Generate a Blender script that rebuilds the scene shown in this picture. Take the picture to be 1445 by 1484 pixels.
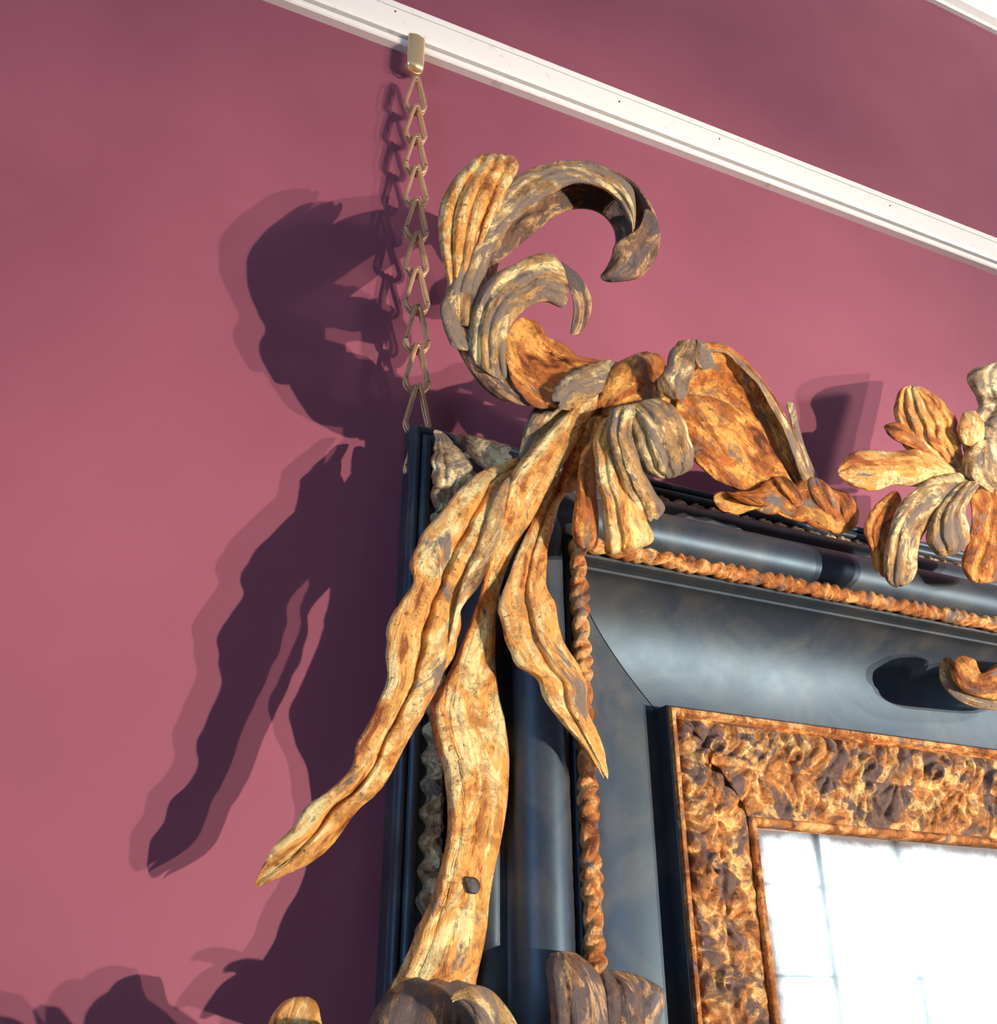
import bpy, math, random
import numpy as np
from mathutils import Matrix, Vector, noise as mnoise

for o in list(bpy.data.objects):
    bpy.data.objects.remove(o)
S = bpy.context.scene
COL = S.collection
random.seed(4)

# ------------------------------------------------------------------ camera
EYE = np.array([0.0, -1.2, 1.6])           # 1.2 m from the wall, eye height 1.6 m
WY = .034                                   # the wall's face; the frame stands a little off it
FPX, CX, CY = 1397.0, 722.5, 742.0
AX = np.array([.915, -.186, -.357]); AX /= np.linalg.norm(AX)      # wall's right, seen by the camera
AZ = np.array([0, .887, -.4625]); AZ -= AX * AX.dot(AZ); AZ /= np.linalg.norm(AZ)
AY = np.cross(AZ, AX)
ROT = np.array([AX, AY, AZ])                # world = ROT @ camera
cd = bpy.data.cameras.new('camera')
cam = bpy.data.objects.new('camera', cd); COL.objects.link(cam); S.camera = cam
m4 = Matrix(ROT.tolist()).to_4x4(); m4.translation = Vector(EYE)
cam.matrix_world = m4
cd.sensor_fit = 'HORIZONTAL'; cd.sensor_width = 36
cd.lens = 36 * FPX / 1445
cd.clip_start = .02

# ------------------------------------------------------------------ world, lamps, exposure
w = bpy.data.worlds.new('world'); S.world = w; w.use_nodes = True
w.node_tree.nodes['Background'].inputs[0].default_value = (.75, .85, 1, 1)
w.node_tree.nodes['Background'].inputs[1].default_value = 1.0
S.view_settings.view_transform = 'Standard'
S.view_settings.look = 'None'
S.view_settings.exposure = 0.42
S.view_settings.gamma = 1

def lamp(name, loc, aim, power, col, radius, size=50, blend=.5):
    l = bpy.data.lights.new(name, 'SPOT'); l.energy = power; l.color = col
    l.shadow_soft_size = radius; l.spot_size = math.radians(size); l.spot_blend = blend
    o = bpy.data.objects.new(name, l); COL.objects.link(o)
    o.location = loc
    o.rotation_euler = (Vector(aim) - Vector(loc)).to_track_quat('-Z', 'Y').to_euler()
    return o
LAMP_Y = -7.0
lamp('lamp_light', (6.15, LAMP_Y, .48), (.85, 0, 1.80), 1750, (1, .82, .66), .045, 26, 1)
lamp('lamp_light', (5.15, LAMP_Y, .78), (.85, 0, 1.80), 2800, (1, .82, .66), .045, 26, 1)
lamp('upper_wall_fill', (8.2, LAMP_Y, 2.6), (2.6, 0, 3.5), 3600, (1, .86, .78), .30, 25, 1)  # unseen fill lamp, added to brighten the upper right wall

def area(name, loc, aim, power, col, sx, sy):
    l = bpy.data.lights.new(name, 'AREA'); l.shape = 'RECTANGLE'; l.size = sx; l.size_y = sy
    l.energy = power; l.color = col
    o = bpy.data.objects.new(name, l); COL.objects.link(o); o.location = loc
    o.rotation_euler = (Vector(aim) - Vector(loc)).to_track_quat('-Z', 'Y').to_euler()
    return o

# ------------------------------------------------------------------ helpers
def mesh(name, V, F, mat=None, parent=None, smooth=True):
    me = bpy.data.meshes.new(name)
    me.from_pydata([tuple(map(float, v)) for v in V], [], [tuple(map(int, f)) for f in F])
    me.update()
    if smooth:
        me.polygons.foreach_set('use_smooth', [True] * len(me.polygons))
    if mat: me.materials.append(mat)
    o = bpy.data.objects.new(name, me); COL.objects.link(o)
    if parent: o.parent = parent
    return o

def grid_faces(n, m, close_m=False, off=0):
    F = []
    mm = m if close_m else m - 1
    for i in range(n - 1):
        for j in range(mm):
            a = off + i * m + j; b = off + i * m + (j + 1) % m
            F.append((a, b, b + m, a + m))
    return F

def box(V, F, a, b):
    o = len(V)
    for z in (a[2], b[2]):
        V += [(a[0], a[1], z), (b[0], a[1], z), (b[0], b[1], z), (a[0], b[1], z)]
    F += [tuple(o + k for k in f) for f in ((3, 2, 1, 0), (4, 5, 6, 7), (0, 1, 5, 4), (1, 2, 6, 5), (2, 3, 7, 6), (3, 0, 4, 7))]

def box_obj(name, a, b, mat, parent=None, bevel=0):
    V, F = [], []; box(V, F, a, b)
    o = mesh(name, V, F, mat, parent, smooth=False)
    if bevel:
        bm = o.modifiers.new('bevel', 'BEVEL'); bm.width = bevel; bm.segments = 3
    return o

def struct(o):
    o['kind'] = 'structure'; return o

def at(px, py, s):
    """point of the ray through a photo pixel lying s metres in front of the eye, measured square to the wall"""
    d = ROT @ np.array([px - CX, -(py - CY), -FPX])
    return EYE + d * (s / d[1])

def catmull(P, n):
    P = np.asarray(P, float); k = len(P)
    Q = np.vstack([2 * P[0] - P[1], P, 2 * P[-1] - P[-2]])
    out = []
    for t in np.linspace(0, k - 1 - 1e-9, n):
        i = int(t); f = t - i
        a, b, c, d = Q[i], Q[i + 1], Q[i + 2], Q[i + 3]
        out.append(.5 * (2 * b + (c - a) * f + (2 * a - 5 * b + 4 * c - d) * f * f + (3 * b - a - 3 * c + d) * f ** 3))
    return np.array(out)

# ------------------------------------------------------------------ materials
class N:
    def __init__(self, name):
        self.m = bpy.data.materials.new(name); self.m.use_nodes = True
        self.t = self.m.node_tree; self.b = self.t.nodes['Principled BSDF']
        self.co = self.new('ShaderNodeTexCoord').outputs['Object']
    def new(self, k, **kw):
        n = self.t.nodes.new(k)
        for a, v in kw.items(): setattr(n, a, v)
        return n
    def link(self, a, b): self.t.links.new(a, b)
    def noise(self, scale, detail=4, rough=.6, dist=0, vec=None, stretch=None):
        n = self.new('ShaderNodeTexNoise'); n.inputs['Scale'].default_value = scale
        n.inputs['Detail'].default_value = detail; n.inputs['Roughness'].default_value = rough
        n.inputs['Distortion'].default_value = dist
        v = vec or self.co
        if stretch:
            mp = self.new('ShaderNodeMapping'); mp.inputs['Scale'].default_value = stretch
            self.link(v, mp.inputs['Vector']); v = mp.outputs[0]
        self.link(v, n.inputs['Vector']); return n.outputs['Fac']
    def ramp(self, fac, stops):
        r = self.new('ShaderNodeValToRGB'); e = r.color_ramp.elements
        while len(e) < len(stops): e.new(.5)
        for k, (p, c) in enumerate(stops):
            e[k].position = p
            e[k].color = (c, c, c, 1) if isinstance(c, (int, float)) else (*c, 1)
        self.link(fac, r.inputs[0]); return r.outputs[0]
    def mix(self, f, a, b, mode='MIX'):
        n = self.new('ShaderNodeMix', data_type='RGBA', blend_type=mode)
        for val, idx in ((f, 0), (a, 6), (b, 7)):
            if hasattr(val, 'is_linked'): self.link(val, n.inputs[idx])
            elif isinstance(val, (int, float)) : n.inputs[idx].default_value = val
            else: n.inputs[idx].default_value = (*val, 1)
        return n.outputs[2]
    def bump(self, h, strength, dist):
        n = self.new('ShaderNodeBump'); n.inputs['Strength'].default_value = strength
        n.inputs['Distance'].default_value = dist
        self.link(h, n.inputs['Height']); self.link(n.outputs[0], self.b.inputs['Normal'])
    def set(self, **kw):
        for k, v in kw.items():
            i = self.b.inputs[k.replace('_', ' ')]
            if hasattr(v, 'is_linked'): self.link(v, i)
            elif isinstance(v, tuple): i.default_value = (*v, 1)
            else: i.default_value = v

def gold(name, hi, mid, low, grey=.5, greycol=(.17, .135, .11), metal=.55, rough=.34, seed=0, uv=True):
    n = N(name)
    mp = n.new('ShaderNodeMapping'); mp.inputs['Location'].default_value = (seed, seed * .7, seed * .3)
    n.link(n.new('ShaderNodeTexCoord').outputs['UV'] if uv else n.co, mp.inputs[0]); v = mp.outputs[0]
    ob = n.co
    st = (26, 9, 1) if uv else (20, 20, 20)
    streak = n.noise(1.0, 6, .62, 1.2, v, st)
    a = n.ramp(streak, [(.36, low), (.45, mid), (.5, mid), (.57, hi)])
    fine = n.ramp(n.noise(150, 6, .8, .5, ob), [(.35, 1), (.46, 0)])
    blotch = n.ramp(n.noise(18, 4, .6, .4, ob), [(.34, 0), (.52, 1)])
    fm = n.new('ShaderNodeMath', operation='MULTIPLY'); n.link(fine, fm.inputs[0]); n.link(blotch, fm.inputs[1])
    um = n.ramp(n.noise(34, 7, .72, .8, ob), [(.42, .5), (.52, 0)])
    a = n.mix(um, a, tuple(x * .8 for x in low))
    c = n.mix(fm.outputs[0], a, tuple(x * .45 for x in low))
    gm = n.ramp(n.noise(1.0, 7, .66, 1.5, v, (20, 7, 1) if uv else (12, 12, 12)), [(grey, 1), (grey + .06, 0)])
    gg = n.mix(n.noise(120, 5, .75, .5, ob), tuple(x * .5 for x in greycol), tuple(x * 1.9 for x in greycol))
    c = n.mix(gm, c, gg)
    vo = n.new('ShaderNodeTexVoronoi'); vo.inputs['Scale'].default_value = 34
    n.link(ob, vo.inputs['Vector'])
    holes = n.ramp(vo.outputs['Distance'], [(.03, 1), (.045, 0)])
    c = n.mix(holes, c, (.02, .01, .008))
    n.set(Base_Color=c, Metallic=n.ramp(gm, [(0, metal), (1, .1)]), Roughness=n.ramp(n.noise(60, 3, .6, 0, ob), [(.3, rough - .1), (.7, rough + .2)]))
    hb = n.mix(.5, n.noise(95, 8, .78, .3, ob), n.noise(1.0, 6, .7, .6, v, (170, 22, 1) if uv else (90, 90, 90)))
    n.bump(hb, 1.0, .007)
    return n.m

G_BRIGHT = gold('aged_gilding', (1.0, .84, .40), (.95, .50, .14), (.38, .11, .03), .355, seed=1)
G_ORANGE = gold('rubbed_red_gilding', (.95, .50, .13), (.58, .20, .045), (.15, .045, .018), .36, seed=5)
G_ROPE = gold('rope_gilding', (.95, .54, .2), (.58, .22, .06), (.15, .045, .02), .37, seed=6, uv=False)
G_GREY = gold('worn_grey_gilding', (1.0, .82, .42), (.6, .37, .15), (.17, .1, .055), .465, (.19, .145, .11), seed=9)
G_DARK = gold('dark_gilding', (.75, .48, .24), (.3, .17, .1), (.07, .045, .04), .47, (.105, .08, .075), seed=13)  # darkest of the gildings, with heavy grey patches
G_SILVER = gold('tarnished_silver_gilding', (1.0, .88, .55), (.66, .5, .28), (.15, .1, .06), .40, metal=.7, seed=17, uv=False)
G_INNER = gold('inner_frame_gilding', (1.0, .66, .27), (.60, .27, .08), (.16, .065, .035), .45, (.13, .08, .065), metal=.5, seed=21, uv=False)

def black(name, col=(.026, .034, .048), rough=.42):
    n = N(name)
    a = n.noise(9, 6, .65, .8)
    c = n.mix(n.ramp(a, [(.42, 0), (.66, 1)]), col, (.065, .066, .066))
    sp = n.ramp(n.noise(300, 3, .6), [(.69, 0), (.75, 1)])
    c = n.mix(sp, c, (.16, .15, .14))
    n.set(Base_Color=c, Roughness=n.ramp(n.noise(10, 6, .7), [(.3, rough - .02), (.75, rough + .07)]))
    n.set(Specular_IOR_Level=.5, Specular_Tint=(.45, .74, 1.0))  # highlights tinted blue to imitate cool window light
    n.bump(n.noise(90, 5, .65), .05, .001)
    return n.m
BLACK = black('ebonised_wood')
BLACK_V = BLACK

n = N('plum_wall_paint')
c = n.mix(n.ramp(n.noise(1.6, 4, .55, .3), [(.35, 0), (.65, 1)]), (.215, .060, .094), (.275, .079, .117))
c = n.mix(n.ramp(n.noise(700, 2, .7), [(.4, 0), (.7, .35)]), c, (.2, .055, .1))
n.set(Base_Color=c, Roughness=.62, Specular_IOR_Level=.3); n.bump(n.noise(260, 4, .6), .12, .001)
WALL = n.m
n = N('white_gloss_paint')
c = n.mix(n.ramp(n.noise(30, 5, .7), [(.6, 0), (.75, 1)]), (.86, .85, .8), (.6, .57, .5))
n.set(Base_Color=c, Roughness=.35); n.bump(n.noise(60, 3, .6), .1, .001)
WHITE = n.m
n = N('painted_groove_shade'); n.set(Base_Color=n.mix(n.noise(40, 4), (.12, .11, .1), (.3, .29, .26)), Roughness=.8); GROOVE_SHADE = n.m  # grey colour stands in for the shade in the rail's slots
n = N('brass_gold')
n.set(Base_Color=n.mix(n.noise(60), (1, .85, .5), (.95, .72, .36)), Metallic=.85, Roughness=.3)
BRASS = n.m
n = N('dull_brass')
n.set(Base_Color=n.mix(n.noise(90), (.72, .47, .28), (.55, .34, .2)), Metallic=.7, Roughness=.42)
CHAINM = n.m
n = N('dark_iron'); n.set(Base_Color=(.03, .025, .02), Roughness=.6); IRON = n.m
n = N('oak_floor'); n.set(Base_Color=n.mix(n.noise(8, 5, .6, 0, stretch=(1, 8, 1)), (.22, .12, .06), (.34, .2, .1)), Roughness=.4); OAK = n.m
n = N('ceiling_plaster'); n.set(Base_Color=(.8, .78, .74), Roughness=.8); PLASTER = n.m
n = N('antique_mirror')
fox = n.ramp(n.noise(7, 7, .7, .6), [(.54, 0), (.75, .3)])
sx = n.new('ShaderNodeSeparateXYZ'); n.link(n.new('ShaderNodeTexCoord').outputs['Generated'], sx.inputs[0])
def mth(op, a, b):
    q = n.new('ShaderNodeMath', operation=op)
    for k_, v_ in enumerate((a, b)):
        if hasattr(v_, 'is_linked'): n.link(v_, q.inputs[k_])
        else: q.inputs[k_].default_value = v_
    return q.outputs[0]
ed = mth('MINIMUM', mth('MINIMUM', sx.outputs[0], mth('SUBTRACT', 1.0, sx.outputs[0])), mth('MINIMUM', sx.outputs[2], mth('SUBTRACT', 1.0, sx.outputs[2])))
edge = n.ramp(mth('ADD', ed, mth('MULTIPLY', mth('SUBTRACT', n.noise(9, 6, .65), .5), .06)), [(.018, 1), (.05, 0)])
c = n.mix(fox, (.9, .95, .93), (.62, .72, .6))
c = n.mix(edge, c, (.16, .12, .1))
n.set(Base_Color=c, Metallic=1.0, Roughness=n.ramp(n.noise(5, 5, .6), [(.4, .02), (.7, .06)]))
n.bump(n.noise(6, 3, .5), .02, .003)
MIRROR = n.m
n = N('daylit_window_pane')
n.set(Base_Color=(.9, .95, 1), Emission_Color=(.90, .97, 1.0), Emission_Strength=1.7, Roughness=.2)
PANE = n.m
n = N('skylit_window_pane')
n.set(Base_Color=(.9, .95, 1), Emission_Color=(.42, .66, 1.0), Emission_Strength=6.0, Roughness=.2)
PANE_SKY = n.m

# ------------------------------------------------------------------ room
X0r, X1r, YF, H = -3.5, 14.0, -9.0, 4.55
struct(box_obj('wall_back', (X0r, WY, 0), (X1r, .25, H), WALL))
struct(box_obj('floor', (X0r, YF, -.1), (X1r, .2, 0), OAK))
struct(box_obj('ceiling', (X0r, YF, H), (X1r, .2, H + .1), PLASTER))
struct(box_obj('wall_left', (X0r - .2, YF, 0), (X0r, 0, H), WALL))
struct(box_obj('wall_right', (X1r, YF, 0), (X1r + .2, 0, H), WALL))
struct(box_obj('baseboard_back', (X0r, WY - .025, 0), (X1r, WY - .0005, .2), WHITE, bevel=.006))
def cornice_profile():
    z = 1.6 + 2.82
    return [(0, z), (-.012, z), (-.012, z + .02), (-.03, z + .03), (-.05, z + .06), (-.09, z + .1), (-.14, z + .13), (-.15, z + .15), (-.17, z + .15), (-.17, H), (0, H)]
def extrude_x(name, prof, xa, xb, mat):
    k = len(prof)
    V = [(xa, y + WY, z) for y, z in prof] + [(xb, y + WY, z) for y, z in prof]
    F = [(i, (i + 1) % k, k + (i + 1) % k, k + i) for i in range(k)] + [tuple(range(k))[::-1], tuple(range(k, 2 * k))]
    return mesh(name, V, F, mat, smooth=False)
struct(extrude_x('trim_2', cornice_profile(), X0r, X1r, WHITE))
# picture rail (trim_1)
rz0, rz1 = 1.6 + 1.634 * 1.028, 1.6 + 1.747 * 1.028
def rl(f, y): return (-y, rz0 + f * (rz1 - rz0))
rail_prof = [rl(0, 0), rl(0, .016), rl(.02, .019), rl(.12, .019), rl(.15, .017), rl(.155, .008), rl(.22, .008), rl(.225, .020),
             rl(.27, .0225), rl(.34, .023), rl(.78, .023), rl(.79, .019), rl(.815, .019), rl(.825, .022), rl(.96, .022), rl(.99, .02), rl(1, .017), rl(1, 0)]
rail = struct(extrude_x('trim_1', rail_prof, X0r, X1r, WHITE))
box_obj('groove_shade_strip', (X0r, WY - .0095, rz0 + .157 * (rz1 - rz0)), (X1r, WY - .0081, rz0 + .222 * (rz1 - rz0)), GROOVE_SHADE, rail)  # dark strip gives the slot its shade by colour
box_obj('groove_shade_strip', (X0r, WY - .0205, rz0 + .79 * (rz1 - rz0)), (X1r, WY - .0191, rz0 + .818 * (rz1 - rz0)), GROOVE_SHADE, rail)
for px, py in ((573, 16), (898, 147), (1043, 201), (1290, 298)):
    p = at(px, py, 1.21)
    V, F = [], []
    for k in range(8):
        a = k * math.pi / 4
        V += [(p[0] + .0022 * math.cos(a), WY - .0228, p[2] + .0022 * math.sin(a)), (p[0] + .0018 * math.cos(a), WY - .0245, p[2] + .0018 * math.sin(a))]
    F = [(2 * k, (2 * k + 2) % 16, (2 * k + 3) % 16, 2 * k + 1) for k in range(8)] + [tuple(range(1, 16, 2))]
    mesh('nail_head', V, F, IRON, rail)

# far wall of the room with its tall windows: light of the room and what the mirror shows
wins = [(7.15, 13.2, .9, 4.0), (1.6, 2.6, .9, 4.0), (-2.4, -1.4, .9, 4.0)]
xs = [X0r] + [v for w_ in sorted(wins) for v in w_[:2]] + [X1r]
V, F = [], []
for k in range(0, len(xs), 2): box(V, F, (xs[k], YF - .3, 0), (xs[k + 1], YF, H))
for w_ in wins:
    box(V, F, (w_[0], YF - .3, 0), (w_[1], YF, w_[2])); box(V, F, (w_[0], YF - .3, w_[3]), (w_[1], YF, H))
struct(mesh('wall_front', V, F, WALL, smooth=False))
for k, (xa, xb, za, zb) in enumerate(wins):
    V, F = [], []
    t = .09
    for a, b in (((xa, za), (xa + t, zb)), ((xb - t, za), (xb, zb)), ((xa, za), (xb, za + t)), ((xa, zb - t), (xb, zb))):
        box(V, F, (a[0], YF - .18, a[1]), (b[0], YF - .02, b[1]))
    wf = struct(mesh('window_%d' % (k + 1), V, F, WHITE, smooth=False))
    vx = [xa + t] + ([8.95] if k == 0 else [(xa + xb) / 2]) + [xb - t]
    if k == 0: vx.insert(2, 10.3)
    vz = [za + t, 2.0, 3.02, zb - t]
    for x in vx[1:-1]: box_obj('mullion', (x - .05, YF - .16, za + t), (x + .05, YF - .05, zb - t), WHITE, wf)
    for z in vz[1:-1]:
        for i in range(len(vx) - 1):
            box_obj('glazing_bar', (vx[i] + .05, YF - .14, z - .015), (vx[i + 1] - .05, YF - .07, z + .02), WHITE, wf)
    for i in range(len(vx) - 1):
        for j in range(3):
            box_obj('window_pane', (vx[i], YF - .115, vz[j]), (vx[i + 1], YF - .105, vz[j + 1]), PANE, wf)

# side windows: cool daylight from both ends of the room
def side_window(idx, xw, sgn, ya, yb, za, zb):
    t = .09
    V, F = [], []
    xa, xb = sorted((xw, xw + sgn * .06))
    for a, b in (((ya, za), (ya + t, zb)), ((yb - t, za), (yb, zb)), ((ya + t, za), (yb - t, za + t)), ((ya + t, zb - t), (yb - t, zb))):
        box(V, F, (xa, a[0], a[1]), (xb, b[0], b[1]))
    wf = struct(mesh('window_%d' % idx, V, F, WHITE, smooth=False))
    ym = (ya + yb) / 2
    box_obj('mullion', (xa, ym - .04, za + t), (xb, ym + .04, zb - t), WHITE, wf)
    p0, p1 = sorted((xw + sgn * .01, xw + sgn * .03))
    for y0, y1 in ((ya + t, ym - .04), (ym + .04, yb - t)):
        zz = np.linspace(za + t, zb - t, 4)
        for k in range(3):
            box_obj('window_pane', (p0, y0, zz[k]), (p1, y1, zz[k + 1]), PANE_SKY, wf)
            if k: box_obj('glazing_bar', (xa, y0, zz[k] - .02), (xb, y1, zz[k] + .02), WHITE, wf)
side_window(4, X1r, -1, -6.6, -3.2, .9, 3.9)
side_window(5, X0r, 1, -3.9, -1.9, .9, 3.6)

# ------------------------------------------------------------------ the mirror: frame mouldings
FX0, FZ0 = .371, 1.6 + .7825
FX1, FZ1 = 2.35, .55
root = bpy.data.objects.new('wall_mirror', None); COL.objects.link(root)
ROOTP = Vector(((FX0 + FX1) / 2, 0, FZ1))
root['label'] = 'antique mirror in black and gilt carved frame with curling leaf corner, on plum wall'
root['category'] = 'mirror'

def side_pt(side, u, v, t):
    if side == 0: return (FX0 + u, -v, FZ0 - t)
    if side == 1: return (FX0 + t, -v, FZ0 - u)
    if side == 2: return (FX1 - u, -v, FZ0 - t)
    return (FX0 + t, -v, FZ1 + u)
def side_len(side): return (FZ0 - FZ1) if side in (0, 2) else (FX1 - FX0)

def moulding(name, prof, mat, gap=0.0, closed=True):
    """each of the four sides a length of its own, mitred"""
    for side in range(4):
        L = side_len(side); k = len(prof)
        V = []
        ts = [0, 1]
        for tau in ts:
            for u, v in prof:
                V.append(side_pt(side, u, v, (u + gap) + tau * (L - 2 * (u + gap))))
        F = [(i, (i + 1) % k, k + (i + 1) % k, k + i) for i in range(k)]
        F += [tuple(range(k))[::-1], tuple(range(k, 2 * k))]
        if side in (1, 2): F = [f[::-1] for f in F]
        o = mesh(name, V, F, mat, root)
        o.data.set_sharp_from_angle(angle=math.radians(38))

def arc(cu, cv, r, a0, a1, n):
    return [(cu + r * math.cos(math.radians(a0 + (a1 - a0) * i / n)), cv + r * math.sin(math.radians(a0 + (a1 - a0) * i / n))) for i in range(n + 1)]

outer = [(0, .004), (0, .034), (.002, .036)] + arc(.0085, .037, .0062, 175, 5, 8) + [(.0152, .034)] + arc(.0235, .037, .0078, 175, 5, 10) + \
        [(.033, .032), (.036, .032), (.036, .004)]
moulding('outer_moulding', outer, BLACK)
recess = [(.0365, .004), (.0365, .03), (.0635, .032), (.0635, .004)]
moulding('recessed_moulding', recess, BLACK)
torus = [(.070, .006), (.070, .075)]
for k in range(13):
    a = math.radians(180 - 92 * k / 12)
    torus.append((.102 + .032 * math.cos(a), .075 + .042 * math.sin(a)))
torus += [(.1190, .1120), (.1215, .1150), (.1225, .1220)]
for k in range(1, 20):
    a = math.radians(176 - 186 * k / 19)
    torus.append((.158 + .038 * math.cos(a), .122 + .0375 * math.sin(a)))
torus += [(.1948, .006)]
moulding('half_round_moulding', torus, BLACK_V)
fillet = [(.1952, .01), (.1952, .135), (.2, .14), (.219, .14), (.2195, .146), (.2235, .146), (.2245, .142), (.2245, .122), (.2245, .01)]
moulding('fillet', fillet, BLACK)
cove = [(.2249, .01), (.2249, .120), (.229, .120), (.2295, .1165)]
for i in range(1, 25):
    a = i / 24
    cove.append((.2295 + .1665 * (1 - math.cos(a * math.pi / 2)) ** .93, .035 + .0815 * (1 - math.sin(a * math.pi / 2) ** 1.0)))
cove += [(.3962, .035), (.3962, .01)]
moulding('cove_moulding', cove, BLACK_V, gap=.0012)
inner_edge = [(.3925, .028), (.3925, .066), (.395, .070), (.401, .070), (.4035, .066), (.4035, .028)]
moulding('gilt_edge', inner_edge, G_ROPE)
moulding('black_step', [(.3905, .02), (.3905, .0635), (.3924, .0645), (.3924, .02)], BLACK)
sight = [(.531, .026), (.531, .040)] + arc(.5365, .040, .0055, 170, 10, 6) + [(.544, .034), (.544, .026)]
moulding('sight_edge', sight, G_ROPE)
g = box_obj('mirror_glass', (FX0 + .535, -.028, FZ1 + .535), (FX1 - .535, -.022, FZ0 - .535), MIRROR, root)
box_obj('backboard', (FX0 + .02, -.0095, FZ1 + .02), (FX1 - .02, -.0035, FZ0 - .02), BLACK, root)
box_obj('wall_batten', (FX0 + .3, -.0035, FZ0 - .3), (FX1 - .3, WY, FZ0 - .2), BLACK, root)
box_obj('wall_batten', (FX0 + .3, -.0035, FZ1 + .1), (FX1 - .3, WY, FZ1 + .2), BLACK, root)

# ---- carved bands as relief
def carved_strip(name, mat, u0, u1, hfun, side, t0, t1, du, dt, base):
    nu = max(6, int((u1 - u0) / du)); nt = int((t1 - t0) / dt)
    L = side_len(side)
    uu = np.linspace(0, 1, nu); tt = np.linspace(t0, t1, nt)
    U, T = np.meshgrid(uu, tt)
    Hh, dU = hfun(U, T)
    V = []
    for i in range(nt):
        for j in range(nu):
            u = u0 + (u1 - u0) * U[i, j] + dU[i, j]
            t = min(max(T[i, j], u + .0006), L - u)
            V.append(side_pt(side, u, Hh[i, j], t))
    Fc = grid_faces(nt, nu)
    o0 = len(V)
    for i in range(nt):
        for j in (0, nu - 1):
            x = V[i * nu + j]; V.append((x[0], -base, x[2]))
    for i in range(nt - 1):
        a, b = i * nu, (i + 1) * nu
        Fc.append((o0 + 2 * i, a, b, o0 + 2 * i + 2))
        Fc.append((a + nu - 1, o0 + 2 * i + 1, o0 + 2 * i + 3, b + nu - 1))
    if side in (1, 2): Fc = [f[::-1] for f in Fc]
    return mesh(name, V, Fc, mat, root)

def rdg(x, p=1.0): return np.clip(1 - np.abs(x), 0, 1) ** p
def frac(x): return x - np.floor(x)

def h_inner(U, T):
    """acanthus run: hooked ribs on the outer half, ribbed shells on the inner half"""
    W = .127
    base = .056 + .010 * np.sin(np.clip(U / .46, 0, 1) * math.pi) - .020 * U ** 1.6
    p = .026
    nz = np.vectorize(lambda a, b: mnoise.noise(Vector((a * 3, b * 22, 5))))(U, T)
    ribs = np.abs(np.cos(math.pi * (T / p + 5.2 * (U - .06) ** 2 + nz * .5))) ** .75
    m1 = np.clip(np.minimum((U - .02) / .04, (.50 - U) / .10), 0, 1)
    p4 = .135
    f = frac(T / p4) - .5; k = np.floor(T / p4)
    x = (U - .34) * W; y = f * p4 + .006 * np.sin(k * 7.1)
    r = np.hypot(x, y); ang = np.arctan2(y, x)
    curl = np.exp(-((r - .006 - .0024 * (ang % (2 * math.pi))) / .0042) ** 2) * (r < .024)
    h = m1 * (.0105 * ribs * np.clip(r / .02 - .4, .1, 1) + .013 * curl)
    P = .135
    T0 = T; T = T + nz * .010
    kk = np.floor(T / P + .5); y2 = T - kk * P; x2 = (U - .44) * W
    r2 = np.hypot(x2, y2); a2 = np.arctan2(y2, x2)
    lobes = np.abs(np.cos(a2 * 4.5)) ** .7
    fan = lobes * np.clip((.056 + .009 * lobes - r2) / .006, 0, 1) * np.clip((U - .47) / .05, 0, 1)
    y3 = frac(T / P) * P - P / 2
    leafm = np.clip(1 - (y3 / .028) ** 2, 0, 1) * np.clip(np.minimum((U - .52) / .06, (.97 - U) / .06), 0, 1)
    leaf_ = leafm * np.abs(np.cos(math.pi * (y3 / .015 + 3 * np.abs(U - .75)))) ** .8
    h += .011 * fan + .009 * leaf_
    rough = np.vectorize(lambda a, b: mnoise.noise(Vector((a * 9, b * 75, 3))))(U, T) * .005 \
        + np.vectorize(lambda a, b: mnoise.noise(Vector((a * 30, b * 240, 7))))(U, T) * .0013
    edge = np.clip(np.minimum(U, 1 - U) / .04, 0, 1)
    return base + (h + rough) * edge, 0 * U

def h_band(U, T):
    """narrow leaf band with wavy outer edge"""
    p = .034
    f = frac(T / p) - .5
    rib = np.abs(np.cos(math.pi * (T / p * 2 + U * 1.6 + .8 * U ** 2))) ** .8
    base = .040 + .012 * np.sin(U * math.pi * .9)
    edge = np.clip(np.minimum(U, 1 - U) / .12, 0, 1)
    rough = np.vectorize(lambda a, b: mnoise.noise(Vector((a * 6, b * 140, 11))))(U, T) * .003
    dU = (1 - U) * .006 * np.cos(2 * math.pi * T / p) * 1.0
    return base + edge * (.007 * rib + rough), dU

for side in range(4):
    L = side_len(side)
    lo = (0, min(L, 1.15)) if side < 2 else (0, L)
    fine = side < 2
    carved_strip('carved_gilt_band', G_INNER, .4035, .531, h_inner, side, .4035, L - .4035, .0021 if fine else .006, .0021 if fine else .006, .028)
    carved_strip('carved_silver_band', G_SILVER, .038, .063, h_band, side, .04, L - .04, .0035, .0028 if fine else .006, .03)

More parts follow.
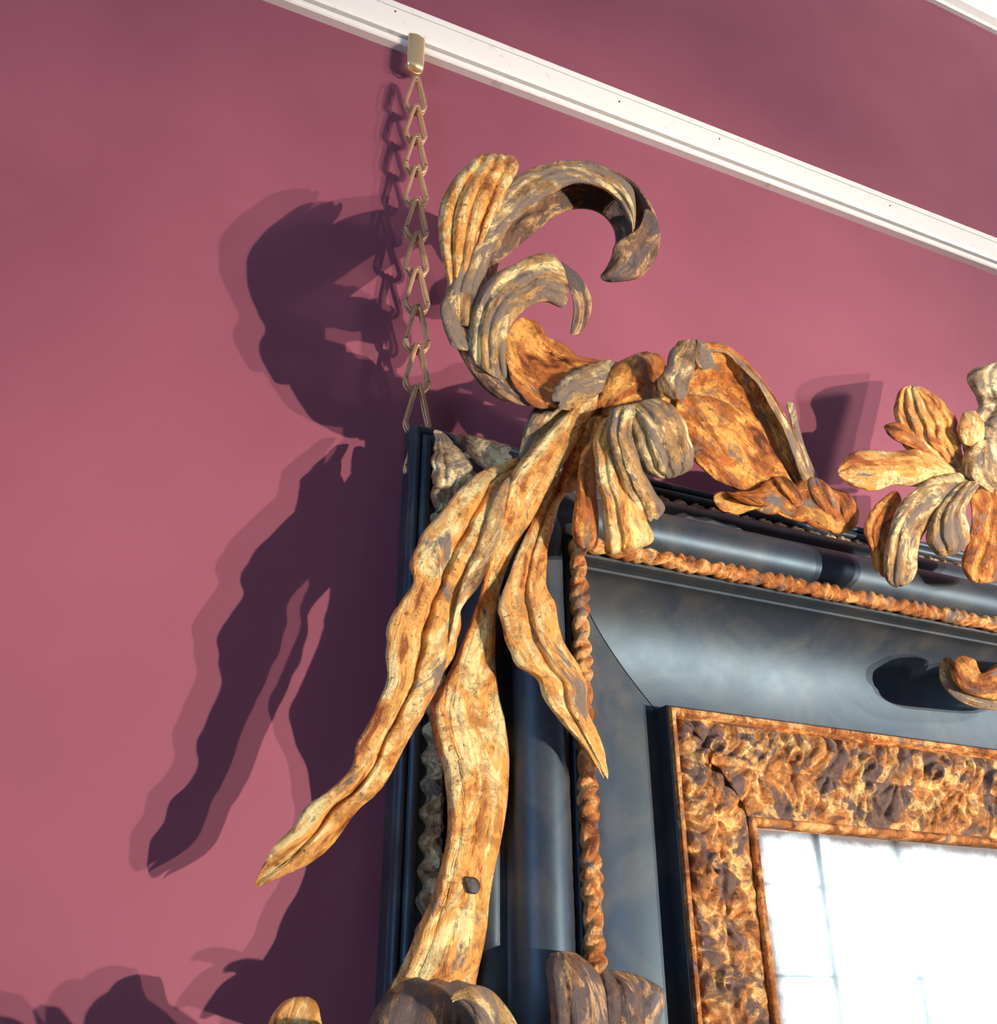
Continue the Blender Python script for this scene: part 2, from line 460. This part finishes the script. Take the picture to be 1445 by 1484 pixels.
# ---- rope mouldings
def rope(side):
    L = side_len(side); uc, vc = .208, .1525
    n = int((L - 2 * uc) / .0022); m = 20
    V = []
    for i in range(n):
        t = uc + (L - 2 * uc) * i / (n - 1)
        P = .088
        q = frac(np.array(t / P))
        fat = .5 + .5 * math.cos(2 * math.pi * (q - .3))
        tw = 2 * math.pi * (t / P * 2 + .10 * math.sin(2 * math.pi * (q - .3)))
        for j in range(m):
            a = 2 * math.pi * j / m
            lob = abs(math.cos((a - tw) )) ** .8
            r = .0064 + .0056 * lob + .0024 * fat
            u = uc + r * math.cos(a); v = vc + r * math.sin(a)
            V.append(side_pt(side, u, v, t))
    F = grid_faces(n, m, True)
    F += [tuple(range(m))[::-1], tuple(range((n - 1) * m, n * m))]
    if side in (1, 2): F = [f[::-1] for f in F]
    return mesh('rope_moulding', V, F, G_ROPE, root)
for side in range(4): rope(side)

# ------------------------------------------------------------------ carved leaves
def leaf(name, txt, s, mat, parent, bulge=.35, flutes=3, famp=.12, thick=.010, tilt=0.0, frill=0.0, ffreq=9, back=.25,
         nt=None, nw=30, twist=0.0, rough=.0012, seed=0, rib=0.0, vein=0.0, cut=.09, round_=.06, round0=.03):
    """a carved leaf lofted between its two edges. txt: 'Lx,Ly Rx,Ry; ...' along the leaf; s: depth stations;
    tilt: depth of the second edge relative to the first; bulge >0 convex, <0 hollow."""
    st = []
    for seg in txt.split(';'):
        a, b = seg.split()
        st.append([float(v) for v in a.split(',')] + [float(v) for v in b.split(',')])
    st = np.array(st); k = len(st)
    def spread(v):
        v = np.atleast_1d(np.array(v, float))
        return np.interp(np.linspace(0, 1, k), np.linspace(0, 1, len(v)), v) if len(v) > 1 else np.full(k, v[0])
    S_, T_, B_ = spread(s), spread(tilt), spread(bulge)
    data = np.column_stack([st, S_, T_, B_])
    nt = nt or max(36, k * 9)
    FINE = 240
    D = catmull(data, FINE + 1)
    Lp = np.array([at(d[0], d[1], d[4] - d[5] / 2) for d in D]); Rp = np.array([at(d[2], d[3], d[4] + d[5] / 2) for d in D])
    wd0 = np.linalg.norm(Rp - Lp, axis=1) + 1e-6
    mid = (Lp + Rp) / 2
    length = np.concatenate([[0], np.cumsum(np.linalg.norm(np.diff(mid, axis=0), axis=1))])
    if frill:
        for side_, ph in ((-1, 0.0), (1, 1.1)):
            for i in range(FINE + 1):
                f = i / FINE
                e = math.sin(min(1, f * 5) * math.pi / 2)
                lob = abs(math.sin(math.pi * ffreq * f + seed + ph)) ** .6 - .5 + .5 * mnoise.noise(Vector((f * ffreq * 2, seed, 9 * ph)))
                A = Lp if side_ < 0 else Rp
                A[i] = A[i] + side_ * (Rp[i] - Lp[i]) / np.linalg.norm(Rp[i] - Lp[i]) * frill * lob * e
    def ev(A, f):
        x = min(max(f, 0), 1) * FINE; i = min(int(x), FINE - 1); q = x - i
        return A[i] * (1 - q) + A[i + 1] * q
    V = []; UV = []
    ring = 2 * nw
    so = Vector((seed, 0, 0))
    for i in range(nt):
        f0 = i / (nt - 1)
        endf = min(1, min(f0, 1 - f0) * nt / 3.0)
        endf = math.sin(max(endf, .12) * math.pi / 2)
        for j in range(ring):
            if j < nw: w_ = -1 + 2 * j / (nw - 1); front = True
            else: w_ = 1 - 2 * (j - nw + .5) / nw; front = False
            x = (w_ + 1) / 2 * max(flutes, 1) + twist * f0
            sf = abs(math.sin(math.pi * x)) ** .7
            f = f0 * (1 - round_ * abs(w_) ** 3 - (cut * (1 - sf) if flutes > 1 else 0))
            f = f + (1 - f0) * round0 * abs(w_) ** 3
            a = ev(Lp, f); b = ev(Rp, f); d = ev(D, f)
            ac = b - a; hw = np.linalg.norm(ac) / 2 + 1e-6
            C = (a + b) / 2
            nrm = EYE - C; nrm /= np.linalg.norm(nrm)
            P = C + ac / 2 * w_
            ed = max(0, 1 - w_ * w_)
            dome = math.sqrt(ed) if d[6] > .5 else ed
            h = d[6] * hw * dome
            fl = 0
            if flutes: fl = (sf - .6) * famp * hw * 2 * min(1, ed * 4)
            if rib: fl += rib * hw * math.exp(-(w_ / .12) ** 2)
            if vein: fl -= vein * hw * math.exp(-(w_ / .10) ** 2)
            if front:
                nz = mnoise.noise(Vector((P * 50).tolist()) + so) * rough * 1.6 + mnoise.noise(Vector((P * 150).tolist())) * rough * .7
                off = h + fl * endf + nz + thick * .5 * min(1, (ed * 6) ** .5)
            elif d[6] < 0:
                off = h - thick * min(1, (ed * 8) ** .5) - back * hw * math.sqrt(ed) * .3
            else:
                off = -back * hw * math.sqrt(ed) - thick * .5 * min(1, (ed * 6) ** .5)
            V.append(P + nrm * off)
            UV.append((w_ * hw + seed * .37, ev(length, f)))
    F = grid_faces(nt, ring, True)
    F += [tuple(range(ring))[::-1], tuple(range((nt - 1) * ring, nt * ring))]
    o = mesh(name, V, F, mat, parent)
    uvl = o.data.uv_layers.new(name='uv')
    idx = np.empty(len(o.data.loops), dtype=np.int32); o.data.loops.foreach_get('vertex_index', idx)
    uvl.data.foreach_set('uv', np.array(UV)[idx].ravel())
    return o

# ---- corner carving: stem, leaves and scrolls
stem = leaf('corner_carving', '862,548 892,556;835,582 872,586;800,618 848,620;765,655 827,657;740,690 800,700;727,740 775,748;715,790 750,790;'
            '703,830 730,838;693,870 720,880;676,915 718,920;655,965 718,961;635,1000 723,1005;622,1025 731,1040;630,1075 737,1085;'
            '641,1110 738,1115;648,1165 735,1165;648,1206 727,1215;641,1246 718,1255;627,1299 710,1299;605,1344 705,1350;590,1389 697,1395;'
            '560,1432 692,1435;530,1475 692,1490;510,1540 690,1560', [.965, .985, 1.015, 1.04, 1.06, 1.07, 1.08, 1.085, 1.10], G_BRIGHT, root,
            bulge=.62, flutes=4, famp=.025, back=.5, thick=.004, nw=40, seed=2)
stem['label'] = 'gilt stem with its leaves and scrolls'
K = stem
leaf('long_leaf', '768,655 775,668;738,668 750,690;705,680 735,702;676,700 729,732;648,732 722,766;622,762 712,800;604,790 702,825;595,817 692,842;598,848 672,862;'
     '578,875 667,895;562,910 664,925;560,945 654,955;561,985 637,987;541,1035 619,1025;519,1075 602,1055;511,1110 575,1103;484,1141 549,1148;'
     '448,1166 525,1166;423,1202 500,1198;391,1230 470,1240;374,1259 420,1268;365,1284 371,1289',
     [1.03, 1.01, 1.015, 1.02, 1.035, 1.07, 1.108], G_BRIGHT, K, bulge=[.35, .3, .25, .25], flutes=2, famp=.06, vein=.25, tilt=[0, .02, .01, .0], frill=.003, ffreq=14, back=.12, nw=40, seed=3)
leaf('worn_lobe', '735,690 741,694;715,722 733,730;704,755 727,768;692,790 716,800;678,820 704,828;668,850 692,852;660,880 670,880;652,915 664,905;648,940 658,935',
     [.995, 1.0, 1.005, 1.02], G_GREY, K, bulge=.45, flutes=2, famp=.07, back=.2, seed=8)
leaf('right_leaf', '842,640 852,645;815,680 838,688;780,735 812,730;762,775 801,768;747,810 793,805;732,850 791,848;722,885 804,872;728,905 808,905;736,938 824,943;'
     '751,965 839,966;777,983 850,992;788,1010 850,1022;806,1039 866,1062;832,1067 878,1098;851,1092 883,1118;876,1131 884,1132',
     [1.04, 1.01, 1.01, 1.01, 1.01, 1.02], G_BRIGHT, K, bulge=[.1, .2, .35, .3], flutes=2, famp=.08, vein=.2, tilt=.01, frill=.003, ffreq=8, back=.12, seed=5)
leaf('inner_strip', '848,606 880,600;838,635 872,640;825,660 862,665;812,690 845,690;806,715 835,715', [.975, 1.0, 1.02], G_ORANGE, K, bulge=.3, flutes=2, famp=.09, seed=6)
leaf('stem_underside', '812,566 845,566;775,590 835,595;760,620 815,625;755,645 795,650;750,668 770,672', [.975, 1.0, 1.01, 1.02], G_GREY, K, bulge=.5, flutes=0, back=.5, seed=7)
# large scroll
leaf('large_scroll', '742,590 815,585;700,562 778,566;668,516 748,525;648,466 734,478;648,410 724,425;672,350 722,386;705,297 746,362;745,258 779,334;'
     '790,237 813,309;838,233 846,303;885,245 873,312;925,270 889,333;952,315 891,356;955,362 881,383;930,401 871,398;893,412 866,405',
     [.985, .985, .98, .97, .965, .965, .97, .98, .985], G_DARK, K, bulge=[.5, .45, .2, -.25, -.45, -.5, -.4, -.2], tilt=[0, 0, .03, .06, .07, .07, .03, .0],
     flutes=0, famp=.05, back=.3, nw=32, seed=11)
leaf('scroll_lip', '655,470 694,475;650,420 700,420;668,370 712,368;690,325 732,335;722,283 760,308;762,248 797,282;805,235 834,266;850,233 870,273;890,247 894,291;'
     '915,268 909,318;922,300 916,335;920,337 913,344', [.97, .95, .94, .94, .94, .945, .955], G_GREY, K, bulge=.4, flutes=3, famp=.10, back=.15, frill=.002, ffreq=9, seed=12)
leaf('scroll_end', '935,300 950,310;925,330 957,335;893,352 955,362;884,378 945,385;872,397 922,404;866,405 893,411', [.95, .945, .955, .965], G_DARK, K, bulge=[-.3, .1, .5, .4], flutes=2, famp=.05, back=.2, seed=14)
leaf('fluted_leaf', '655,430 671,428;645,396 692,394;637,356 708,346;635,322 722,312;640,290 736,282;658,258 745,258;670,246 752,243;682,232 751,232;692,221 747,223',
     [.965, .945, .935, .94, .95], G_BRIGHT, K, bulge=.3, flutes=4, famp=.17, back=.15, cut=.16, seed=15)
leaf('side_lobe', '648,425 672,432;638,445 668,450;643,475 672,480;655,505 685,510', [.96, .965, .975], G_GREY, K, bulge=.4, flutes=1, famp=.06, seed=16)
leaf('small_scroll', '676,520 745,565;680,470 735,520;693,428 737,482;716,398 750,460;745,383 768,445;778,368 790,438;803,369 814,446;822,390 826,440',
     [.98, .96, .945, .94, .945, .955], G_GREY, K, bulge=.35, flutes=4, famp=.10, back=.2, tilt=[0, .02], seed=18, nw=36)
leaf('small_scroll_tip', '800,372 806,384;822,384 822,412;843,403 829,430;856,428 831,450;857,450 829,465;850,471 827,479;836,487 826,484', [.955, .95, .955, .965],
     G_DARK, K, bulge=[.3, -.3, -.2, .3], flutes=1, famp=.06, back=.25, seed=19)
leaf('cupped_leaf', '752,457 735,482;777,468 733,520;796,490 742,550;808,492 762,580;822,502 790,592;845,518 815,590;885,523 835,585;920,522 850,580',
     [.965, .968, .97, .972, .975], G_ORANGE, K, bulge=[-.2, -.35, -.3, .1, .35], tilt=[.0, -.02, 0], flutes=4, famp=.07, frill=.004, ffreq=5, back=.3, seed=21)
leaf('collar_leaf', '885,520 905,535;850,530 885,560;815,548 850,580;795,575 815,600', [.965, .957, .957], G_GREY, K, bulge=.35, flutes=2, famp=.06, frill=.003, seed=22)
leaf('bridge_leaf', '850,572 900,560;852,600 930,588;856,625 905,625;860,640 885,640', [.985, .99, 1.0], G_ORANGE, K, bulge=.3, flutes=2, famp=.06, seed=90)
leaf('bridge_leaf', '940,508 955,522;915,515 950,555;890,530 950,580;870,560 925,590;855,590 895,612', [.965, .955, .955, .975], G_ORANGE, K, bulge=.4, flutes=3, famp=.08, back=.4, seed=23)
# drooping fan under the bend
leaf('fan_lobe', '850,640 875,632;840,665 866,668;836,700 864,705;832,735 867,740;829,762 868,768;832,786 864,790;843,797 853,797', [.965, .965, .97, .985], G_ORANGE, K, bulge=.6, flutes=2, famp=.06, back=.5, seed=24)
leaf('fan_lobe', '872,605 905,598;860,640 900,635;862,670 906,668;867,702 916,700;873,735 930,735;875,768 943,765;878,800 945,786;890,806 925,797', [.95, .94, .945, .96, .98], G_BRIGHT, K, bulge=.4, flutes=3, famp=.13, back=.25, frill=.003, ffreq=4, seed=25)
leaf('fan_lobe', '885,590 935,583;880,622 922,618;888,662 926,665;900,700 945,706;916,735 963,735;930,758 956,754', [.93, .925, .93, .945, .965], G_GREY, K, bulge=.4, flutes=3, famp=.12, back=.25, frill=.002, ffreq=5, seed=26)
leaf('fan_lobe', '900,590 948,575;912,622 975,588;918,645 992,612;925,668 1003,645;936,686 1004,674;962,696 988,690', [.935, .925, .93, .95, .965], G_GREY, K, bulge=.45, flutes=4, famp=.11, back=.25, frill=.003, ffreq=4, seed=27)
# folded wing to the right
leaf('wing_leaf', '985,498 985,572;1030,497 1012,580;1062,506 1048,588;1090,532 1080,606;1114,562 1104,635;1135,597 1124,668;1152,632 1143,693;1164,668 1156,712;1170,700 1164,716',
     [.95, .955, .97, .985, 1.0, 1.01], G_ORANGE, K, bulge=-.45, flutes=2, famp=.05, tilt=[.03, .05, .04, .02], back=.2, seed=28, frill=.002, ffreq=8)
leaf('wing_rim', '1015,497 1022,512;1048,497 1050,512;1075,518 1070,530;1102,545 1096,556;1124,578 1116,590;1142,610 1134,622;1155,642 1147,655;1168,678 1160,690;1180,700 1170,705',
     [.945, .945, .96, .975, .99, 1.005], G_GREY, K, bulge=.6, flutes=0, back=.5, frill=.0015, ffreq=12, seed=29)
leaf('curled_edge', '985,492 1016,492;973,508 1012,514;964,532 1004,538;952,553 999,560;962,573 992,578;975,580 984,581', [.94, .925, .92, .93], G_GREY, K, bulge=.5, flutes=2, famp=.10, back=.3, frill=.004, ffreq=4, seed=30)
leaf('curled_edge', '1010,490 1026,500;1008,508 1030,512;1006,525 1035,525;1018,538 1040,530', [.935, .93, .935], G_GREY, K, bulge=.6, flutes=1, famp=.05, back=.4, frill=.002, seed=31)
leaf('bridge_leaf', '918,540 925,578;955,542 962,588;1005,552 1000,592', [.97, .965, .97], G_ORANGE, K, bulge=.3, flutes=2, famp=.08, back=.3, seed=91)
leaf('curled_edge', '928,516 950,510;938,530 962,520;942,552 966,545;952,560 962,562', [.93, .925, .93], G_ORANGE, K, bulge=.5, flutes=1, famp=.08, back=.4, seed=32)
leaf('lower_wing_leaf', '985,570 978,592;1030,576 990,625;1065,590 1002,662;1095,612 1032,692;1115,645 1065,708;1138,680 1100,718;1158,708 1145,728',
     [.955, .965, .98, 1.0, 1.01, 1.015], G_ORANGE, K, bulge=[.1, .15, .1, .3], flutes=3, famp=.09, tilt=[.01, .03, .02], back=.2, frill=.002, ffreq=5, seed=33)
leaf('thin_spur', '1138,580 1152,584;1146,612 1157,612;1152,645 1166,645;1158,675 1178,675;1165,700 1190,700', [1.01, 1.0, 1.0, 1.01], G_GREY, K, bulge=.4, flutes=1, famp=.05, seed=34)
leaf('trailing_leaf', '1031,717 1040,738;1055,713 1062,744;1088,714 1095,740;1115,697 1115,744;1150,704 1150,752;1172,690 1175,761;1200,706 1200,770;1226,714 1222,773;1250,733 1238,772',
     [1.0, 1.0, 1.0, 1.0, 1.02], G_ORANGE, K, bulge=.4, flutes=2, famp=.08, back=.4, frill=.006, ffreq=6, seed=35)
for i, (t_, dep) in enumerate((('1120,690 1138,690;1125,705 1152,702;1140,722 1165,722;1155,742 1172,742', 1.0), ('1170,690 1190,694;1168,710 1205,708;1180,732 1215,732;1195,755 1222,758', 1.0),
                ('1205,712 1228,712;1212,730 1240,728;1218,748 1245,748;1225,765 1240,768', 1.01), ('1050,712 1075,716;1065,722 1100,722;1085,732 1120,735', .995))):
    leaf('trailing_frond', t_, [dep, dep - .012, dep + .0], G_ORANGE, K, bulge=.5, flutes=2, famp=.12, back=.3, seed=40 + i)

# ---- crest carving on the top rail
Q = leaf('crest_carving', '1440,684 1432,705;1395,684 1405,715;1358,690 1382,728;1330,706 1360,745;1309,724 1347,763;1296,745 1335,782;1288,772 1330,802;1281,805 1329,826;1282,838 1320,845;1293,853 1308,851',
         [.975, .955, .955, .965, .985], G_GREY, root, bulge=.45, flutes=3, famp=.10, back=.3, seed=50)
Q['label'] = 'gilt acanthus crest on the top rail'
leaf('crest_leaf', '1392,690 1402,680;1340,668 1392,645;1310,645 1388,625;1300,615 1384,605;1296,588 1366,582;1305,566 1345,566;1312,558 1332,558',
     [.985, .985, .98, .975], G_BRIGHT, Q, bulge=.25, flutes=5, famp=.12, back=.2, frill=.006, ffreq=4, seed=51)
leaf('crest_leaf', '1213,680 1216,692;1228,661 1236,704;1255,651 1262,711;1290,655 1290,704;1330,651 1322,704;1365,666 1352,708;1392,684 1382,702', [.975, .97, .97, .975],
     G_BRIGHT, Q, bulge=.35, flutes=3, famp=.13, back=.2, frill=.003, ffreq=4, seed=52)
leaf('crest_lobe', '1280,618 1286,630;1290,613 1300,640;1310,615 1325,650;1340,640 1350,665', [.975, .97, .975], G_ORANGE, Q, bulge=.4, flutes=1, famp=.08, seed=53)
leaf('crest_lobe', '1385,700 1430,694;1358,733 1408,720;1345,762 1400,745;1343,785 1405,768;1356,802 1403,788;1368,809 1386,804', [.96, .95, .955, .975],
     G_GREY, Q, bulge=.45, flutes=3, famp=.11, back=.3, frill=.003, ffreq=4, seed=54)
leaf('crest_lobe', '1298,708 1308,722;1268,733 1298,748;1252,765 1288,778;1261,797 1286,808;1266,830 1292,842', [.98, .975, .98, .99], G_ORANGE, Q, bulge=.4, flutes=3, famp=.10, back=.3, frill=.002, seed=55)
leaf('crest_curl', '1400,702 1480,695;1408,742 1485,735;1404,782 1480,780;1393,815 1470,818;1402,838 1450,840;1412,846 1432,846', [1.0, .995, .985, .99], G_ORANGE, Q, bulge=[-.3, -.3, .3, .5],
     flutes=3, famp=.08, back=.3, seed=56)
leaf('crest_top', '1420,528 1490,520;1401,545 1490,545;1411,570 1490,572;1418,590 1490,592;1396,607 1490,612;1388,630 1490,636;1397,655 1490,662;1402,690 1490,695', [.99, .985, .98, .975],
     G_SILVER, Q, bulge=.4, flutes=3, famp=.09, back=.4, frill=.003, ffreq=6, seed=57)
leaf('crest_lobe', '1395,598 1412,594;1390,612 1425,608;1388,628 1428,632;1396,645 1420,648', [.975, .965, .97], G_BRIGHT, Q, bulge=.6, flutes=1, famp=.05, back=.5, seed=58)
leaf('crest_lobe', '1405,640 1445,635;1395,665 1450,665;1400,690 1455,695;1430,715 1460,712', [.97, .96, .96], G_GREY, Q, bulge=.5, flutes=2, famp=.08, back=.5, seed=59)

# ---- volute applied on the cove
R_ = leaf('cove_volute', '1362,956 1378,950;1362,985 1385,975;1378,1008 1400,992;1408,1024 1425,1002;1450,1030 1455,1008;1500,1035 1500,1012', [1.075, 1.07, 1.07, 1.08], G_GREY, root, bulge=.4, flutes=1, famp=.08, back=.8, thick=.02, seed=60)
leaf('volute_scroll', '1378,962 1392,949;1376,975 1412,955;1386,992 1418,968;1402,1005 1425,975;1440,1015 1450,960;1500,1018 1500,950', [1.055, 1.05, 1.055, 1.06], G_ORANGE, R_, bulge=.5, flutes=2, famp=.07, back=.9, thick=.02, seed=61)

# ---- lower carvings at the frame's side
B1 = leaf('side_carving', '375,1560 490,1560;385,1515 480,1520;390,1480 467,1484;406,1456 461,1457;422,1444 450,1443', [1.06, 1.05, 1.045, 1.05], G_BRIGHT, root, bulge=.45, flutes=3, famp=.08, back=.4, seed=70)
leaf('side_curl', '790,1560 700,1570;765,1520 695,1530;750,1484 690,1500;733,1457 688,1475;712,1435 682,1458;688,1427 672,1450;664,1434 662,1450;651,1447 656,1455',
     [1.0, .99, .985, .985], G_GREY, B1, bulge=.45, flutes=2, famp=.08, back=.4, seed=71)
leaf('side_lobe', '430,1640 640,1640;450,1560 630,1560;480,1515 600,1515;515,1492 560,1492', [1.0, .975, .96], G_GREY, B1, bulge=.4, flutes=3, famp=.08, back=.4, seed=72)
leaf('side_lobe', '330,1640 400,1640;335,1590 395,1590;345,1550 385,1550;355,1535 375,1535', [1.0, .97, .95], G_GREY, B1, bulge=.4, flutes=2, famp=.08, back=.4, seed=75)
leaf('side_lobe', '390,1640 470,1640;393,1580 450,1580;400,1540 440,1540;408,1524 430,1510', [1.0, .975, .96], G_GREY, B1, bulge=.4, flutes=2, famp=.08, back=.4, seed=76)
leaf('wood_plug', '674,1277 676,1270;675,1287 689,1272;681,1295 695,1280;691,1296 695,1291', [1.057, 1.056, 1.057], IRON, K, bulge=.1, flutes=0, thick=.003, nw=8, seed=77)
leaf('side_lobe', '799,1379 833,1379;791,1400 861,1402;794,1430 876,1432;798,1484 882,1484;800,1560 890,1560', [1.03, 1.015, 1.01, 1.01], G_DARK, B1, bulge=.5, flutes=3, famp=.08, back=.6, seed=73)
leaf('side_lobe', '862,1404 915,1408;866,1424 957,1430;868,1450 964,1450;872,1490 955,1495;880,1560 960,1560', [1.05, 1.04, 1.035], G_DARK, B1, bulge=.4, flutes=3, famp=.08, back=.6, seed=74)

leaf('side_lobe', '612,1398 655,1405;578,1425 690,1432;548,1455 705,1462;515,1520 715,1520', [1.085, 1.06, 1.05], G_DARK, B1, bulge=.35, flutes=3, famp=.05, back=.5, seed=78)

# ---- gilt leaf across the outer corner
T_ = leaf('corner_leaf', '628,622 640,624;630,645 655,640;626,668 672,660;628,690 685,678;626,715 690,695;629,745 680,720', [1.09, 1.05, 1.04, 1.05], G_SILVER, root, bulge=.35, flutes=4, famp=.08, back=.3, frill=.004, ffreq=5, twist=1.2, seed=80)
leaf('corner_leaf', '645,627 655,634;665,630 672,650;690,632 692,672;715,640 715,690;745,645 740,700', [1.10, 1.06, 1.045], G_SILVER, T_, bulge=.35, flutes=4, famp=.09, back=.3, frill=.004, ffreq=5, seed=81)

# ------------------------------------------------------------------ chain and its hook
TOPP = at(603, 113, 1.192); BOTP = at(606, 602, 1.178)
chain = bpy.data.objects.new('hanging_chain', None); COL.objects.link(chain); chain.location = Vector(BOTP)
chain['label'] = 'brass hanging chain of flat pear-shaped links between picture rail and frame corner'
chain['category'] = 'chain'
def link_mesh(Lk, W):
    """a stamped strip folded double: a pear-shaped loop in front, its twin behind, joined over the top"""
    zc = -Lk + W
    V, F = [], []
    for yo in (-.0048, .0048):
        pts = [(-.0035, -.003)]
        pts += [(W * math.cos(math.radians(160 + 220 * i / 20)), zc + W * math.sin(math.radians(160 + 220 * i / 20))) for i in range(21)]
        pts += [(.0035, -.003), (.0, -.0022)]
        n = 72
        P = catmull(pts + [pts[0]], n + 1)[:-1]
        o0 = len(V)
        hw, ht = .0033, .0013
        for i in range(n):
            tg = P[(i + 1) % n] - P[i - 1]; tg /= np.linalg.norm(tg) + 1e-9
            nr = np.array([-tg[1], tg[0]])
            for a, b in ((-1, -.5), (-.8, -1), (.8, -1), (1, -.5), (1, .5), (.8, 1), (-.8, 1), (-1, .5)):
                q = P[i] + nr * hw * a
                V.append((q[0], yo + b * ht, q[1]))
        F += grid_faces(n, 8, True, o0)
        F += [(o0 + (n - 1) * 8 + j, o0 + (n - 1) * 8 + (j + 1) % 8, o0 + (j + 1) % 8, o0 + j) for j in range(8)]
    o0 = len(V)                                    # the fold over the top
    for i in range(9):
        a = math.pi * i / 8
        for x in (-.0068, .0068):
            for r in (.0036, .006):
                V.append((x, -r * math.cos(a), -.0045 + r * math.sin(a) * 1.05))
    for i in range(8):
        a = o0 + 4 * i; b = a + 4
        F += [(a, a + 1, b + 1, b), (a + 3, a + 2, b + 2, b + 3), (a + 1, a + 3, b + 3, b + 1), (a + 2, a, b, b + 2)]
    me = bpy.data.meshes.new('link'); me.from_pydata(V, [], F); me.materials.append(CHAINM)
    me.polygons.foreach_set('use_smooth', [True] * len(me.polygons)); me.update()
    me.set_sharp_from_angle(angle=math.radians(50))
    return me
NL = 11
axis = (TOPP - BOTP); Lc = np.linalg.norm(axis); pitch = Lc / (NL - 1.3)
lm = link_mesh(pitch * 1.10, .0182)
zax = Vector(axis / Lc); 
for i in range(NL):
    o = bpy.data.objects.new('link', lm); COL.objects.link(o); o.parent = chain
    p = TOPP - axis / Lc * pitch * i
    yaw = math.radians(-4 + 4 * math.sin(i * 1.7))
    q = Vector((0, 0, 1)).rotation_difference(zax)
    o.rotation_mode = 'QUATERNION'
    o.rotation_quaternion = q @ Matrix.Rotation(yaw, 4, 'Z').to_quaternion() @ Matrix.Rotation(math.radians(5), 4, 'X').to_quaternion()
    o.location = Vector(p) - Vector(BOTP)

# hook: bent brass strap over the rail's lip with a rolled foot
hp = at(602.5, 80, 1.202)
hx = hp[0]
zt, zb = at(602, 52, 1.202)[2], at(602, 96, 1.202)[2]
prof = []
yb, yf = -.0232, -.036
prof = [(.0095, zt), (.006, zt + .002), (.003, zt), (.001, zt - .006)]
prof += [(.0, zb + .012)]
for i in range(13):
    a = math.radians(200 + 230 * i / 12 - 20)
    prof.append((.0075 + .0075 * math.cos(a), zb + .004 + .0075 * math.sin(a)))
P = np.array(prof)
V = []; hwid = .0165
nP = len(P)
for i in range(nP):
    tg = P[min(i + 1, nP - 1)] - P[max(i - 1, 0)]; tg /= np.linalg.norm(tg); nr = np.array([-tg[1], tg[0]])
    for sx, sy in ((-1, -1), (-1, 1), (-.8, 2.6), (0, 4.6), (.8, 2.6), (1, 1), (1, -1), (0, -.6)):
        q = P[i] - nr * .0013 * sy
        V.append((hx + hwid * sx, q[0], q[1]))
F = grid_faces(nP, 8, True) + [tuple(range(8))[::-1], tuple(range((nP - 1) * 8, nP * 8))]
hook = mesh('rail_hook', V, F, BRASS)
hook['label'] = 'shiny brass hook clipped on the white picture rail above the chain'
hook['category'] = 'hook'
V = []
for i in range(24):
    a = 2 * math.pi * i / 24
    for j in range(8):
        b = 2 * math.pi * j / 8
        r = .011 + .0018 * math.cos(b)
        V.append((hx + r * math.cos(a) * 1.2, .004 + .0018 * math.sin(b), zb - .006 + r * math.sin(a)))
F = grid_faces(24, 8, True) + [(23 * 8 + j, 23 * 8 + (j + 1) % 8, (j + 1) % 8, j) for j in range(8)]
mesh('ring', V, F, CHAINM, hook)
bpy.context.view_layer.update()
